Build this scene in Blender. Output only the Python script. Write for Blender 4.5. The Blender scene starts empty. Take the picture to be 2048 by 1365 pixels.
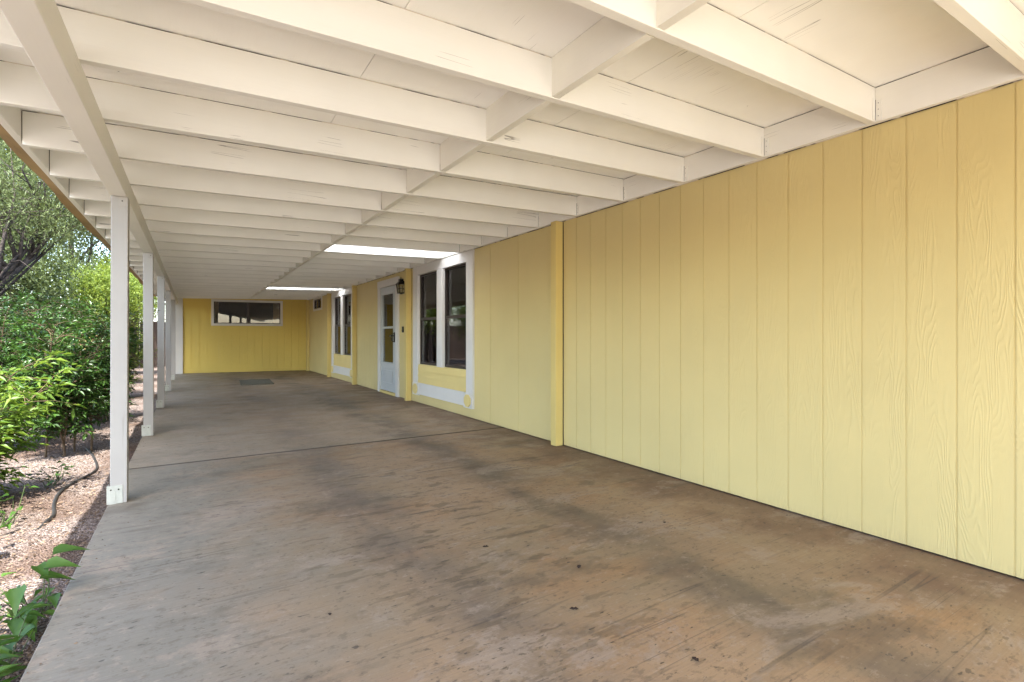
import bpy, bmesh, math, random
import numpy as np
from mathutils import Vector, Matrix
random.seed(7)
R = math.radians
SC = bpy.context.scene
COL = SC.collection

# ---------------------------------------------------------------- camera
cam_d = bpy.data.cameras.new("camera")
cam = bpy.data.objects.new("camera", cam_d)
COL.objects.link(cam)
cam.location = (0, 0, 1.08)
cam.rotation_euler = (R(90), 0, R(-32.19))
cam_d.sensor_width = 36.0
cam_d.lens = 36.0 * 1015 / 2048
cam_d.shift_y = -9.5 / 2048
cam_d.clip_start = 0.05
cam_d.clip_end = 2000
SC.camera = cam

# ---------------------------------------------------------------- sky and sun
SUN = Vector((-0.135, -0.60, 1.0)).normalized()
el = math.asin(SUN.z)
az = math.atan2(SUN.x, SUN.y)
w = bpy.data.worlds.new("World")
SC.world = w
w.use_nodes = True
nt = w.node_tree
bg = nt.nodes["Background"]
sky = nt.nodes.new("ShaderNodeTexSky")
sky.sky_type = 'NISHITA'
sky.sun_disc = False
sky.sun_elevation = el
sky.sun_rotation = az
sky.air_density = 1.0
sky.dust_density = 2.0
nt.links.new(sky.outputs[0], bg.inputs[0])
bg.inputs[1].default_value = 0.15
sd = bpy.data.lights.new("sun", 'SUN')
sd.energy = 3.0
sd.angle = R(0.53)
sd.color = (1.0, 0.975, 0.93)
sun = bpy.data.objects.new("sun", sd)
COL.objects.link(sun)
sun.location = (-5, -10, 20)
sun.rotation_euler = SUN.to_track_quat('Z', 'Y').to_euler()
SC.view_settings.view_transform = 'Standard'
SC.view_settings.look = 'None'
SC.view_settings.exposure = 3.05
SC.view_settings.gamma = 1.0
SC.cycles.max_bounces = 12
SC.cycles.diffuse_bounces = 8
SC.cycles.transparent_max_bounces = 12
SC.cycles.use_denoising = True

# ---------------------------------------------------------------- node helpers
class NT:
    def __init__(s, name):
        s.m = bpy.data.materials.new(name)
        s.m.use_nodes = True
        s.t = s.m.node_tree
        s.b = s.t.nodes["Principled BSDF"]
        s.out = s.t.nodes["Material Output"]
    def n(s, typ, **kw):
        nd = s.t.nodes.new(typ)
        for k, v in kw.items():
            setattr(nd, k, v)
        return nd
    def l(s, a, b):
        s.t.links.new(a, b)
    def put(s, sock, v):
        if hasattr(v, "is_output") or hasattr(v, "links"):
            s.l(v, sock)
        else:
            sock.default_value = v
    def coord(s):
        return s.n("ShaderNodeTexCoord").outputs["Object"]
    def xyz(s, v=None):
        nd = s.n("ShaderNodeSeparateXYZ")
        s.l(v or s.coord(), nd.inputs[0])
        return nd.outputs
    def vec(s, x, y, z):
        nd = s.n("ShaderNodeCombineXYZ")
        for i, q in enumerate((x, y, z)):
            s.put(nd.inputs[i], q)
        return nd.outputs[0]
    def ma(s, op, a, b=0.0, c=0.0, clamp=False):
        nd = s.n("ShaderNodeMath", operation=op, use_clamp=clamp)
        s.put(nd.inputs[0], a)
        s.put(nd.inputs[1], b)
        s.put(nd.inputs[2], c)
        return nd.outputs[0]
    def scale(s, v, sx, sy, sz):
        nd = s.n("ShaderNodeMapping")
        s.l(v, nd.inputs[0])
        nd.inputs["Scale"].default_value = (sx, sy, sz)
        return nd.outputs[0]
    def noise(s, v, scale=1.0, detail=3.0, rough=0.5, dist=0.0, w=None):
        nd = s.n("ShaderNodeTexNoise")
        if w is not None:
            nd.noise_dimensions = '4D'
            s.put(nd.inputs["W"], w)
        s.l(v, nd.inputs["Vector"])
        nd.inputs["Scale"].default_value = scale
        nd.inputs["Detail"].default_value = detail
        nd.inputs["Roughness"].default_value = rough
        nd.inputs["Distortion"].default_value = dist
        return nd.outputs[0]
    def step(s, v, a, b, lo=0.0, hi=1.0):
        nd = s.n("ShaderNodeMapRange", interpolation_type='SMOOTHSTEP')
        s.put(nd.inputs[0], v)
        for i, q in enumerate((a, b, lo, hi)):
            nd.inputs[i + 1].default_value = q
        return nd.outputs[0]
    def mix(s, f, a, b, mode='MIX'):
        nd = s.n("ShaderNodeMix", data_type='RGBA', blend_type=mode)
        s.put(nd.inputs[0], f)
        for i, q in ((6, a), (7, b)):
            if isinstance(q, tuple):
                nd.inputs[i].default_value = (*q[:3], 1)
            else:
                s.l(q, nd.inputs[i])
        return nd.outputs[2]
    def bump(s, h, strength=0.3, dist=0.002, prev=None):
        nd = s.n("ShaderNodeBump")
        nd.inputs["Strength"].default_value = strength
        nd.inputs["Distance"].default_value = dist
        s.l(h, nd.inputs["Height"])
        if prev:
            s.l(prev, nd.inputs["Normal"])
        return nd.outputs[0]
    def fin(s, col, rough=0.5, normal=None, spec=0.4, metal=0.0):
        s.put(s.b.inputs["Base Color"], (*col, 1) if isinstance(col, tuple) else col)
        s.put(s.b.inputs["Roughness"], rough)
        s.b.inputs["Specular IOR Level"].default_value = spec
        s.b.inputs["Metallic"].default_value = metal
        if normal:
            s.l(normal, s.b.inputs["Normal"])
        return s.m

def paint(name, col, axis='X', var=0.06, bump=0.25, rough=0.5, cracks=0.0, dirt=0.0):
    """brush-painted timber with the grain along one axis"""
    t = NT(name)
    c = t.coord()
    info = t.n("ShaderNodeObjectInfo").outputs["Random"]
    off = t.n("ShaderNodeVectorMath", operation='ADD')
    t.l(c, off.inputs[0])
    rr = t.ma('MULTIPLY', info, 37.0)
    t.l(t.vec(rr, rr, rr), off.inputs[1])
    c2 = off.outputs[0]
    st = {'X': (1.2, 30, 30), 'Y': (30, 1.2, 30), 'Z': (30, 30, 1.2)}[axis]
    g = t.noise(t.scale(c2, *st), 4.0, 4, 0.6)
    big = t.noise(c2, 1.7, 3, 0.55)
    col_d = tuple(q * (1 - 2 * var) for q in col)
    cc = t.mix(t.step(big, 0.3, 0.7), col_d, col)
    cc = t.mix(t.ma('MULTIPLY', t.step(g, 0.45, 0.75), var * 2.5), cc, tuple(q * 0.8 for q in col))
    if dirt:
        d = t.step(t.noise(c2, 6.0, 6, 0.7), 0.58, 0.75)
        cc = t.mix(t.ma('MULTIPLY', d, dirt), cc, (0.2, 0.15, 0.09))
    if dirt and dirt < 0.04:
        vn = t.n("ShaderNodeTexVoronoi")
        t.l(c2, vn.inputs["Vector"])
        vn.inputs["Scale"].default_value = 5.5
        cc = t.mix(t.ma('MULTIPLY', t.ma('LESS_THAN', vn.outputs["Distance"], 0.028), 0.75), cc, (0.10, 0.07, 0.05))
    h = g
    if cracks:
        lst = {'X': (0.45, 22, 22), 'Y': (22, 0.45, 22), 'Z': (22, 22, 0.45)}[axis]
        ln = t.noise(t.scale(c2, *lst), 1.0, 1, 0.4)
        thin = t.ma('LESS_THAN', t.ma('ABSOLUTE', t.ma('SUBTRACT', ln, 0.53)), 0.0045)
        msk = t.step(t.noise(c2, 3.2, 2, 0.5), 0.62, 0.66)
        k = t.ma('MULTIPLY', t.ma('MULTIPLY', thin, msk), cracks)
        cc = t.mix(k, cc, (0.06, 0.05, 0.035))
        h = t.ma('SUBTRACT', g, t.ma('MULTIPLY', k, 2.0))
    nm = t.bump(h, bump, 0.002)
    fine = t.noise(c2, 160, 2, 0.5)
    nm = t.bump(fine, bump * 0.35, 0.001, nm)
    return t.fin(cc, rough, nm)

def siding(name, col):
    """embossed wood-grain panel siding, painted"""
    t = NT(name)
    o = t.xyz()
    a = t.ma('ADD', o[0], o[1])
    board = t.ma('FLOOR', t.ma('DIVIDE', t.ma('SUBTRACT', a, 0.719), 0.2032))
    v = t.vec(t.ma('MULTIPLY', a, 6.5), t.ma('MULTIPLY', o[2], 0.9), 0.0)
    nz = t.noise(v, 1.0, 2.5, 0.45, 0.35, w=t.ma('MULTIPLY', board, 3.71))
    rings = t.ma('SINE', t.ma('MULTIPLY', nz, 215.0))
    rings = t.ma('POWER', t.ma('ADD', t.ma('MULTIPLY', rings, 0.5), 0.5), 2.2)
    pm = t.noise(t.vec(t.ma('MULTIPLY', a, 3.0), t.ma('MULTIPLY', o[2], 0.9), 3.0), 1.6, 2, 0.5, 0.0, w=t.ma('MULTIPLY', board, 1.3))
    pm = t.step(pm, 0.40, 0.58, 0.10, 0.8)
    fine = t.noise(t.vec(t.ma('MULTIPLY', a, 150.0), t.ma('MULTIPLY', o[2], 16.0), 0.0), 1.0, 3, 0.65)
    h = t.ma('ADD', t.ma('MULTIPLY', rings, pm), t.ma('MULTIPLY', fine, 0.55))
    nm = t.bump(h, 0.45, 0.0018)
    big = t.noise(t.vec(a, o[2], 0.0), 0.8, 4, 0.55)
    cc = t.mix(t.step(big, 0.3, 0.7), tuple(q * 0.92 for q in col), col)
    stk = t.noise(t.vec(t.ma('MULTIPLY', a, 9.0), t.ma('MULTIPLY', o[2], 0.5), 0.0), 1.0, 5, 0.7)
    cc = t.mix(t.step(stk, 0.55, 0.75, 0.0, 0.10), cc, (0.42, 0.36, 0.22))
    low = t.step(t.ma('ADD', o[2], t.ma('MULTIPLY', big, 0.14)), 0.03, 0.16, 0.35, 0.0)
    cc = t.mix(t.ma('MULTIPLY', low, t.step(fine, 0.3, 0.7)), cc, (0.30, 0.22, 0.13))
    return t.fin(cc, 0.55, nm, 0.35)

def leafmat(name, c1, c2, trans=0.35, rough=0.42, spec=0.3):
    t = NT(name)
    isl = t.n("ShaderNodeNewGeometry").outputs["Random Per Island"]
    cc = t.mix(isl, c1, c2)
    big = t.noise(t.coord(), 2.3, 2, 0.5)
    cc = t.mix(t.step(big, 0.35, 0.7, 0.0, 0.35), cc, c2)
    t.fin(cc, rough, None, spec)
    tr = t.n("ShaderNodeBsdfTranslucent")
    t.l(t.mix(0.5, cc, (c2[0] * 1.5, c2[1] * 1.4, c2[2] * 0.7)), tr.inputs[0])
    mx = t.n("ShaderNodeMixShader")
    mx.inputs[0].default_value = trans
    t.l(t.b.outputs[0], mx.inputs[1])
    t.l(tr.outputs[0], mx.inputs[2])
    t.l(mx.outputs[0], t.out.inputs[0])
    return t.m

def plain(name, col, rough=0.5, spec=0.5, metal=0.0, var=0.1, sc=8.0, bump=0.0):
    t = NT(name)
    nz = t.noise(t.coord(), sc, 4, 0.6)
    cc = t.mix(t.step(nz, 0.3, 0.7), tuple(q * (1 - var) for q in col), tuple(min(1, q * (1 + var)) for q in col))
    nm = t.bump(nz, bump, 0.004) if bump else None
    return t.fin(cc, rough, nm, spec, metal)

def glass(name, tint=(0.80, 0.80, 0.78), rough=0.0, ior=1.55):
    t = NT(name)
    tr = t.n("ShaderNodeBsdfTransparent")
    tr.inputs[0].default_value = (*tint, 1)
    gl = t.n("ShaderNodeBsdfGlossy")
    gl.inputs["Roughness"].default_value = rough
    gl.inputs["Color"].default_value = (0.95, 0.95, 0.95, 1)
    fr = t.n("ShaderNodeFresnel")
    fr.inputs[0].default_value = ior
    wav = t.noise(t.coord(), 2.2, 1, 0.4)
    nm = t.bump(wav, 0.06, 0.01)
    t.l(nm, gl.inputs["Normal"])
    mx = t.n("ShaderNodeMixShader")
    t.l(fr.outputs[0], mx.inputs[0])
    t.l(tr.outputs[0], mx.inputs[1])
    t.l(gl.outputs[0], mx.inputs[2])
    t.l(mx.outputs[0], t.out.inputs[0])
    return t.m

def concrete(name):
    t = NT(name)
    c = t.coord()
    o = t.xyz(c)
    x, y = o[0], o[1]
    big = t.noise(c, 0.75, 4, 0.55)
    mid = t.noise(c, 2.6, 5, 0.6)
    xw = t.ma('ADD', x, t.ma('MULTIPLY', t.ma('SUBTRACT', mid, 0.5), 1.3))
    tan = t.mix(t.step(big, 0.36, 0.62), (0.25, 0.178, 0.102), (0.305, 0.202, 0.115))
    rust = t.step(t.noise(t.scale(c, 0.8, 1.5, 1), 1.2, 5, 0.65), 0.48, 0.66, 0.0, 0.4)
    cc = t.mix(rust, tan, (0.31, 0.155, 0.06))
    # washed grey strip towards the open side, with cool skylight mixed into its colour
    g = t.step(xw, 0.95, -0.25)
    cc = t.mix(t.ma('MULTIPLY', g, 0.9), cc, (0.187, 0.174, 0.138))
    # reddish strip along the house: stain plus warm wall bounce put into the colour
    rd = t.step(xw, 2.35, 3.0, 0.0, 0.75)
    cc = t.mix(rd, cc, (0.15, 0.085, 0.052))
    # paler second pour beyond the control joint
    pour = t.ma('MULTIPLY', t.step(y, 5.14, 5.16), t.step(xw, 3.2, 1.2, 0.3, 1.0))
    cc = t.mix(t.ma('MULTIPLY', pour, 0.5), cc, (0.29, 0.235, 0.17))
    # two greyish wheel tracks
    def band(x0, wd, amt, colr, prev):
        d = t.ma('ABSOLUTE', t.ma('SUBTRACT', t.ma('ADD', t.ma('MULTIPLY', x, 0.55), t.ma('MULTIPLY', xw, 0.45)), x0))
        f = t.step(d, wd, 0.0)
        f = t.ma('MULTIPLY', f, t.step(t.noise(t.scale(c, 1, 0.5, 1), 1.8, 4, 0.6), 0.34, 0.62))
        return t.mix(t.ma('MULTIPLY', f, amt), prev, colr)
    cc = band(2.0, 0.40, 0.68, (0.075, 0.062, 0.048), cc)
    cc = band(0.92, 0.42, 0.58, (0.095, 0.08, 0.07), cc)
    # pale scuffed patches and worn mottling
    pale = t.step(t.noise(t.scale(c, 1.0, 1.5, 1), 1.5, 7, 0.76, 0.5), 0.52, 0.62, 0.0, 0.62)
    cc = t.mix(pale, cc, (0.31, 0.24, 0.175))
    mot = t.noise(t.scale(c, 1.4, 2.4, 1), 9.0, 5, 0.75)
    cc = t.mix(t.step(mot, 0.54, 0.63, 0.0, 0.42), cc, (0.105, 0.075, 0.05))
    cc = t.mix(t.step(mot, 0.43, 0.36, 0.0, 0.4), cc, (0.33, 0.26, 0.19))
    # dark drips dragged across the slab
    dn = t.noise(t.scale(c, 3.2, 10, 1), 1.35, 3, 0.55)
    ex = t.ma('DIVIDE', t.ma('SUBTRACT', x, 1.25), 0.85)
    ey = t.ma('DIVIDE', t.ma('SUBTRACT', y, 2.9), 2.2)
    er = t.ma('ADD', t.ma('MULTIPLY', ex, ex), t.ma('MULTIPLY', ey, ey))
    dm = t.step(t.ma('ADD', er, t.ma('MULTIPLY', mid, 1.2)), 1.9, 0.7)
    f = t.ma('MULTIPLY', t.step(dn, 0.565, 0.615), dm)
    cc = t.mix(t.ma('MULTIPLY', f, 0.5), cc, (0.08, 0.055, 0.03))
    sp = t.noise(t.scale(c, 6, 16, 1), 3.0, 2, 0.5)
    cc = t.mix(t.ma('MULTIPLY', t.step(sp, 0.69, 0.73), 0.7), cc, (0.035, 0.028, 0.022))
    # larger dirty clouds
    cl = t.step(t.noise(t.scale(c, 0.8, 1.3, 1), 1.3, 7, 0.7), 0.54, 0.66, 0.0, 0.5)
    cc = t.mix(cl, cc, (0.085, 0.065, 0.043))
    # trowel lines
    tw = t.noise(t.scale(c, 0.16, 7.5, 1), 1.0, 2, 0.5, 0.25)
    ln = t.ma('ABSOLUTE', t.ma('SUBTRACT', tw, 0.52))
    lf = t.ma('MULTIPLY', t.step(ln, 0.009, 0.0), t.step(t.noise(c, 1.3, 2), 0.42, 0.6))
    cc = t.mix(t.ma('MULTIPLY', lf, 0.55), cc, (0.065, 0.05, 0.038))
    # broom strokes and grit
    br = t.noise(t.scale(c, 2.0, 120, 1), 1.0, 3, 0.7)
    cc = t.mix(t.step(br, 0.35, 0.75, 0.0, 0.18), cc, (0.075, 0.057, 0.042))
    pit = t.noise(t.scale(c, 0.7, 1.3, 1), 34, 3, 0.6)
    pm = t.step(t.noise(c, 1.6, 3, 0.6), 0.40, 0.60)
    cc = t.mix(t.ma('MULTIPLY', t.step(pit, 0.60, 0.66), t.ma('MULTIPLY', pm, 0.6)), cc, (0.055, 0.042, 0.03))
    gr = t.noise(c, 90, 3, 0.7)
    cc = t.mix(t.step(gr, 0.55, 0.8, 0.0, 0.35), cc, (0.07, 0.055, 0.04))
    # dirt along the control joint
    jw = t.ma('ABSOLUTE', t.ma('SUBTRACT', t.ma('ADD', y, t.ma('MULTIPLY', t.ma('SUBTRACT', mid, 0.5), 0.02)), 5.15))
    cc = t.mix(t.step(jw, 0.035, 0.008, 0.0, 0.85), cc, (0.03, 0.022, 0.016))
    nm = t.bump(br, 0.25, 0.002)
    nm = t.bump(gr, 0.25, 0.0015, nm)
    nm = t.bump(mid, 0.2, 0.01, nm)
    ro = t.step(mid, 0.3, 0.7, 0.5, 0.72)
    return t.fin(cc, ro, nm, 0.35)

def gravelmat(name):
    t = NT(name)
    c = t.coord()
    vo = t.n("ShaderNodeTexVoronoi")
    t.l(c, vo.inputs["Vector"])
    vo.inputs["Scale"].default_value = 110
    vc = t.n("ShaderNodeSeparateColor")
    t.l(vo.outputs["Color"], vc.inputs[0])
    a = t.mix(vc.outputs[0], (0.075, 0.054, 0.044), (0.205, 0.160, 0.138))
    a = t.mix(t.step(vc.outputs[1], 0.72, 0.8, 0, 0.8), a, (0.36, 0.30, 0.26))
    big = t.noise(c, 1.1, 5, 0.6)
    a = t.mix(t.step(big, 0.42, 0.62, 0.0, 0.75), a, (0.085, 0.05, 0.033))
    h = t.ma('SUBTRACT', 1.0, vo.outputs["Distance"])
    nm = t.bump(h, 0.9, 0.02)
    return t.fin(a, 0.9, nm, 0.2)

M = dict(
    cream=paint("cream_paint", (0.76, 0.742, 0.675), 'X', 0.03, 0.22, 0.55, cracks=0.6),
    cream_y=paint("cream_paint_beam", (0.77, 0.748, 0.675), 'Y', 0.03, 0.22, 0.55, cracks=0.6),
    block=paint("cream_paint_block", (0.78, 0.755, 0.66), 'Y', 0.04, 0.3, 0.55, cracks=1.0),
    deck=paint("cream_paint_deck", (0.89, 0.885, 0.84), 'Y', 0.03, 0.2, 0.6, cracks=0.5, dirt=0.03),
    post=paint("post_paint", (0.345, 0.325, 0.29), 'Z', 0.05, 0.3, 0.5, cracks=0.15),
    bracket=plain("painted_metal", (0.38, 0.38, 0.32), 0.45, 0.5, 0, 0.08, 30, 0.2),
    yellow=siding("yellow_siding", (0.585, 0.47, 0.205)),
    yellow_end=siding("yellow_siding_warm_lit", (0.64, 0.47, 0.105)),  # same yellow, deepened to carry the warm bounced light at the far end
    yellow_p=paint("yellow_trim_paint", (0.60, 0.46, 0.155), 'Z', 0.04, 0.3, 0.5, dirt=0.05),
    yellow_l=paint("yellow_lap_paint", (0.64, 0.50, 0.19), 'Y', 0.04, 0.3, 0.5),
    white=paint("white_trim_paint", (0.60, 0.575, 0.52), 'Z', 0.03, 0.15, 0.45, dirt=0.04),
    door=plain("door_enamel", (0.44, 0.455, 0.44), 0.35, 0.5, 0, 0.03, 3, 0.05),
    bronze=plain("bronze_sash", (0.035, 0.025, 0.02), 0.4, 0.5, 0.3, 0.2),
    black=plain("black_metal", (0.012, 0.012, 0.013), 0.35, 0.5, 0.5, 0.2),
    glass=glass("window_glass"),
    lampglass=glass("lantern_glass", (0.75, 0.72, 0.6), 0.15),
    room=plain("dim_room", (0.07, 0.055, 0.045), 0.8, 0.2),
    curtain=plain("sheer_curtain", (0.62, 0.50, 0.36), 0.9, 0.1, 0, 0.12, 3),
    concrete=concrete("stained_concrete"),
    unseen_drive=plain("unseen_driveway_concrete", (0.50, 0.46, 0.40), 0.8, 0.2, 0, 0.1, 2),
    gravel=gravelmat("pink_gravel"),
    roofing=plain("roofing_felt", (0.12, 0.11, 0.10), 0.9, 0.1),
    driptim=paint("weathered_drip_edge", (0.33, 0.21, 0.075), 'Y', 0.22, 0.8, 0.7, cracks=1.0, dirt=0.9),
    dark=plain("dark_gap", (0.03, 0.025, 0.02), 0.9, 0.1),
    bark=plain("grey_bark", (0.045, 0.037, 0.032), 0.9, 0.1, 0, 0.4, 14, 0.8),
    cane=plain("nandina_cane", (0.09, 0.062, 0.038), 0.8, 0.2, 0, 0.3, 20, 0.4),
    greenstem=plain("green_stem", (0.045, 0.06, 0.02), 0.6, 0.3, 0, 0.2),
    hose=plain("black_poly", (0.018, 0.017, 0.016), 0.5, 0.4, 0, 0.2),
    mat=plain("rubber_mat", (0.125, 0.115, 0.085), 0.9, 0.2, 0, 0.35, 60, 0.6),
    fence=paint("weathered_fence", (0.055, 0.035, 0.025), 'Z', 0.15, 0.6, 0.85, cracks=0.6),
    dryleaf=leafmat("dry_leaf", (0.05, 0.032, 0.022), (0.22, 0.155, 0.105), 0.15, 0.8, 0.2),
    deadleaf=leafmat("dead_dark_leaf", (0.035, 0.025, 0.02), (0.06, 0.04, 0.03), 0.05, 0.8, 0.2),
    nand_d=leafmat("nandina_dark_leaf", (0.006, 0.020, 0.004), (0.048, 0.105, 0.018), 0.22, 0.36),
    nand_l=leafmat("nandina_pale_leaf", (0.032, 0.085, 0.012), (0.15, 0.225, 0.036), 0.42, 0.42),
    lime=leafmat("lime_leaf", (0.05, 0.095, 0.015), (0.17, 0.22, 0.038), 0.45, 0.5),
    juni=leafmat("juniper_spray", (0.016, 0.027, 0.009), (0.11, 0.14, 0.048), 0.2, 0.6, 0.3),
    olive=leafmat("olive_leaf", (0.025, 0.04, 0.014), (0.10, 0.13, 0.045), 0.3, 0.5),
    bean=leafmat("vine_leaf", (0.020, 0.06, 0.012), (0.075, 0.15, 0.025), 0.35, 0.4),
    pale=leafmat("pale_new_leaf", (0.16, 0.27, 0.05), (0.30, 0.38, 0.13), 0.4, 0.45),
    berry=leafmat("nandina_panicle", (0.30, 0.16, 0.07), (0.45, 0.33, 0.18), 0.2, 0.6),
    teal=plain("teal_enamel", (0.0, 0.22, 0.17), 0.3),
    amber=plain("amber_enamel", (0.55, 0.33, 0.03), 0.3),
)
t = NT("caulk_and_gap_shade")
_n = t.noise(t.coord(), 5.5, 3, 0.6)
M['joint'] = t.fin(t.mix(t.step(_n, 0.42, 0.5), (0.60, 0.53, 0.42), (0.04, 0.03, 0.022)), 0.9, None, 0.1)  # paints shadow into the roof timber gaps; also the caulk under the ledger
# skylight sheet: white translucent plastic
t = NT("skylight_plastic")
t.fin((0.85, 0.86, 0.86), 0.4)
trn = t.n("ShaderNodeBsdfTranslucent")
trn.inputs[0].default_value = (0.93, 0.94, 0.95, 1)
mx = t.n("ShaderNodeMixShader")
mx.inputs[0].default_value = 0.85
t.l(t.b.outputs[0], mx.inputs[1]); t.l(trn.outputs[0], mx.inputs[2]); t.l(mx.outputs[0], t.out.inputs[0])
M['sky_sheet'] = t.m

# ---------------------------------------------------------------- mesh helpers
ORG = {}
def tag(o, label=None, cat=None, group=None, kind=None):
    for k, v in (("label", label), ("category", cat), ("group", group), ("kind", kind)):
        if v:
            o[k] = v
    return o
def empty(name, loc, label, cat, group=None):
    o = bpy.data.objects.new(name, None)
    COL.objects.link(o)
    o.location = loc
    o.empty_display_size = 0.1
    ORG[o.name] = Vector(loc)
    return tag(o, label, cat, group)
class MB:
    def __init__(s):
        s.v = []; s.f = []
    def add(s, vs, fs):
        n = len(s.v)
        s.v += [tuple(q) for q in vs]
        s.f += [tuple(i + n for i in f) for f in fs]
        return s
    def box(s, x0, x1, y0, y1, z0, z1):
        vs = [(x, y, z) for z in (z0, z1) for y in (y0, y1) for x in (x0, x1)]
        return s.add(vs, [(0, 2, 3, 1), (4, 5, 7, 6), (0, 1, 5, 4), (2, 6, 7, 3), (0, 4, 6, 2), (1, 3, 7, 5)])
    def hexa(s, vs):
        return s.add(vs, [(0, 2, 3, 1), (4, 5, 7, 6), (0, 1, 5, 4), (2, 6, 7, 3), (0, 4, 6, 2), (1, 3, 7, 5)])
    def tube(s, pts, rad, n=8):
        pts = [Vector(p) for p in pts]
        if not isinstance(rad, (list, tuple)):
            rad = [rad] * len(pts)
        rings = []
        for i, p in enumerate(pts):
            d = (pts[min(i + 1, len(pts) - 1)] - pts[max(i - 1, 0)])
            d = d.normalized() if d.length > 1e-9 else Vector((0, 0, 1))
            a = d.cross(Vector((0, 0, 1)) if abs(d.z) < 0.9 else Vector((1, 0, 0))).normalized()
            b = d.cross(a)
            rings.append([p + (a * math.cos(k * 2 * math.pi / n) + b * math.sin(k * 2 * math.pi / n)) * rad[i] for k in range(n)])
        vs = [q for r in rings for q in r]
        fs = []
        for i in range(len(pts) - 1):
            for k in range(n):
                fs.append((i * n + k, i * n + (k + 1) % n, (i + 1) * n + (k + 1) % n, (i + 1) * n + k))
        fs.append(tuple(range(n - 1, -1, -1)))
        fs.append(tuple((len(pts) - 1) * n + k for k in range(n)))
        return s.add(vs, fs)
    def prism(s, poly, axis, a0, a1):
        """poly of 2-D points extruded along axis"""
        n = len(poly)
        def mk(p, a):
            return {'X': (a, p[0], p[1]), 'Y': (p[0], a, p[1]), 'Z': (p[0], p[1], a)}[axis]
        vs = [mk(p, a0) for p in poly] + [mk(p, a1) for p in poly]
        fs = [tuple(range(n - 1, -1, -1)), tuple(range(n, 2 * n))]
        fs += [(i, (i + 1) % n, n + (i + 1) % n, n + i) for i in range(n)]
        return s.add(vs, fs)
    def build(s, name, mat, parent=None, bevel=0.0, smooth=False, origin=None, extra=None):
        nf0 = len(s.f)
        if extra:
            s.add(extra[0].v, extra[0].f)
        o0 = Vector(origin) if origin is not None else (ORG[parent.name] if parent else Vector((0, 0, 0)))
        me = bpy.data.meshes.new(name)
        me.from_pydata([tuple(Vector(v) - o0) for v in s.v], [], s.f)
        bm = bmesh.new(); bm.from_mesh(me)
        bmesh.ops.recalc_face_normals(bm, faces=bm.faces)
        bm.to_mesh(me); bm.free()
        if smooth:
            for p in me.polygons:
                p.use_smooth = True
        me.materials.append(mat)
        if extra:
            me.materials.append(extra[1])
            for p in me.polygons:
                if p.index >= nf0:
                    p.material_index = 1
        o = bpy.data.objects.new(name, me)
        COL.objects.link(o)
        if parent:
            o.parent = parent
            o.location = o0 - ORG[parent.name]
        else:
            o.location = o0
        ORG[o.name] = o0
        if bevel:
            b = o.modifiers.new("bevel", 'BEVEL')
            b.width = bevel; b.segments = 2; b.limit_method = 'ANGLE'
        return o
def copy_tree(o, dx=(0, 0, 0), parent=None):
    c = o.copy()
    COL.objects.link(c)
    c.parent = parent if parent else o.parent
    c.location = o.location + Vector(dx)
    ORG[c.name] = ORG[o.name] + Vector(dx)
    for ch in list(o.children):
        cc = ch.copy(); COL.objects.link(cc); cc.parent = c; ORG[cc.name] = ORG[ch.name] + Vector(dx)
        for g in list(ch.children):
            gg = g.copy(); COL.objects.link(gg); gg.parent = cc; ORG[gg.name] = ORG[g.name] + Vector(dx)
    return c
rng = np.random.default_rng(11)

# ---------------------------------------------------------------- ground
def gz(x, y):
    return -0.105 + 0.018 * np.sin(x * 3.1 + y * 1.3) + 0.014 * np.sin(y * 4.7 - x * 2.2) + 0.03 * np.clip((-x - 1.0) / 3, 0, 1)
def ground():
    xs = np.concatenate([[-400, -150, -60, -30, -15], np.linspace(-8, -0.42, 90), [1, 3, 6, 12, 30, 80, 400]])
    ys = np.concatenate([[-400, -100, -40, -15, -6], np.linspace(0, 22, 180), [26, 32, 45, 80, 200, 600]])
    X, Y = np.meshgrid(xs, ys)
    Z = gz(X, Y)
    Z = np.where((X > -0.40) | (np.abs(X) > 10) | (Y < -1) | (Y > 24), -0.14, Z)
    mb = MB()
    mb.v = list(zip(X.ravel().tolist(), Y.ravel().tolist(), Z.ravel().tolist()))
    nx = len(xs)
    mb.f = [(j * nx + i, j * nx + i + 1, (j + 1) * nx + i + 1, (j + 1) * nx + i) for j in range(len(ys) - 1) for i in range(nx - 1)]
    o = mb.build("ground", M['gravel'], smooth=True)
    tag(o, kind="structure")
ground()
mb = MB()
for y0, y1 in ((-7.0, -1.53), ):
    pass
for y0, y1 in ((-2.0, 5.142), (5.158, 11.40), (11.407, 17.60)):
    mb.box(-0.46, 3.14, y0, y1, -0.20, 0.0)
o = mb.build("patio_slab", M['concrete'], bevel=0.006)
tag(o, kind="structure")
o = MB().box(-8.0, 12.0, -16.0, -2.006, -0.22, -0.01).build("unseen_driveway", M['unseen_drive'])  # unseen ground behind the camera, added to bounce sunlight under the roof
tag(o, kind="structure")
o = MB().box(-0.44, 3.13, 5.12, 5.18, -0.19, -0.004).build("slab_joint", M['dark'])
tag(o, kind="structure")

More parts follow.
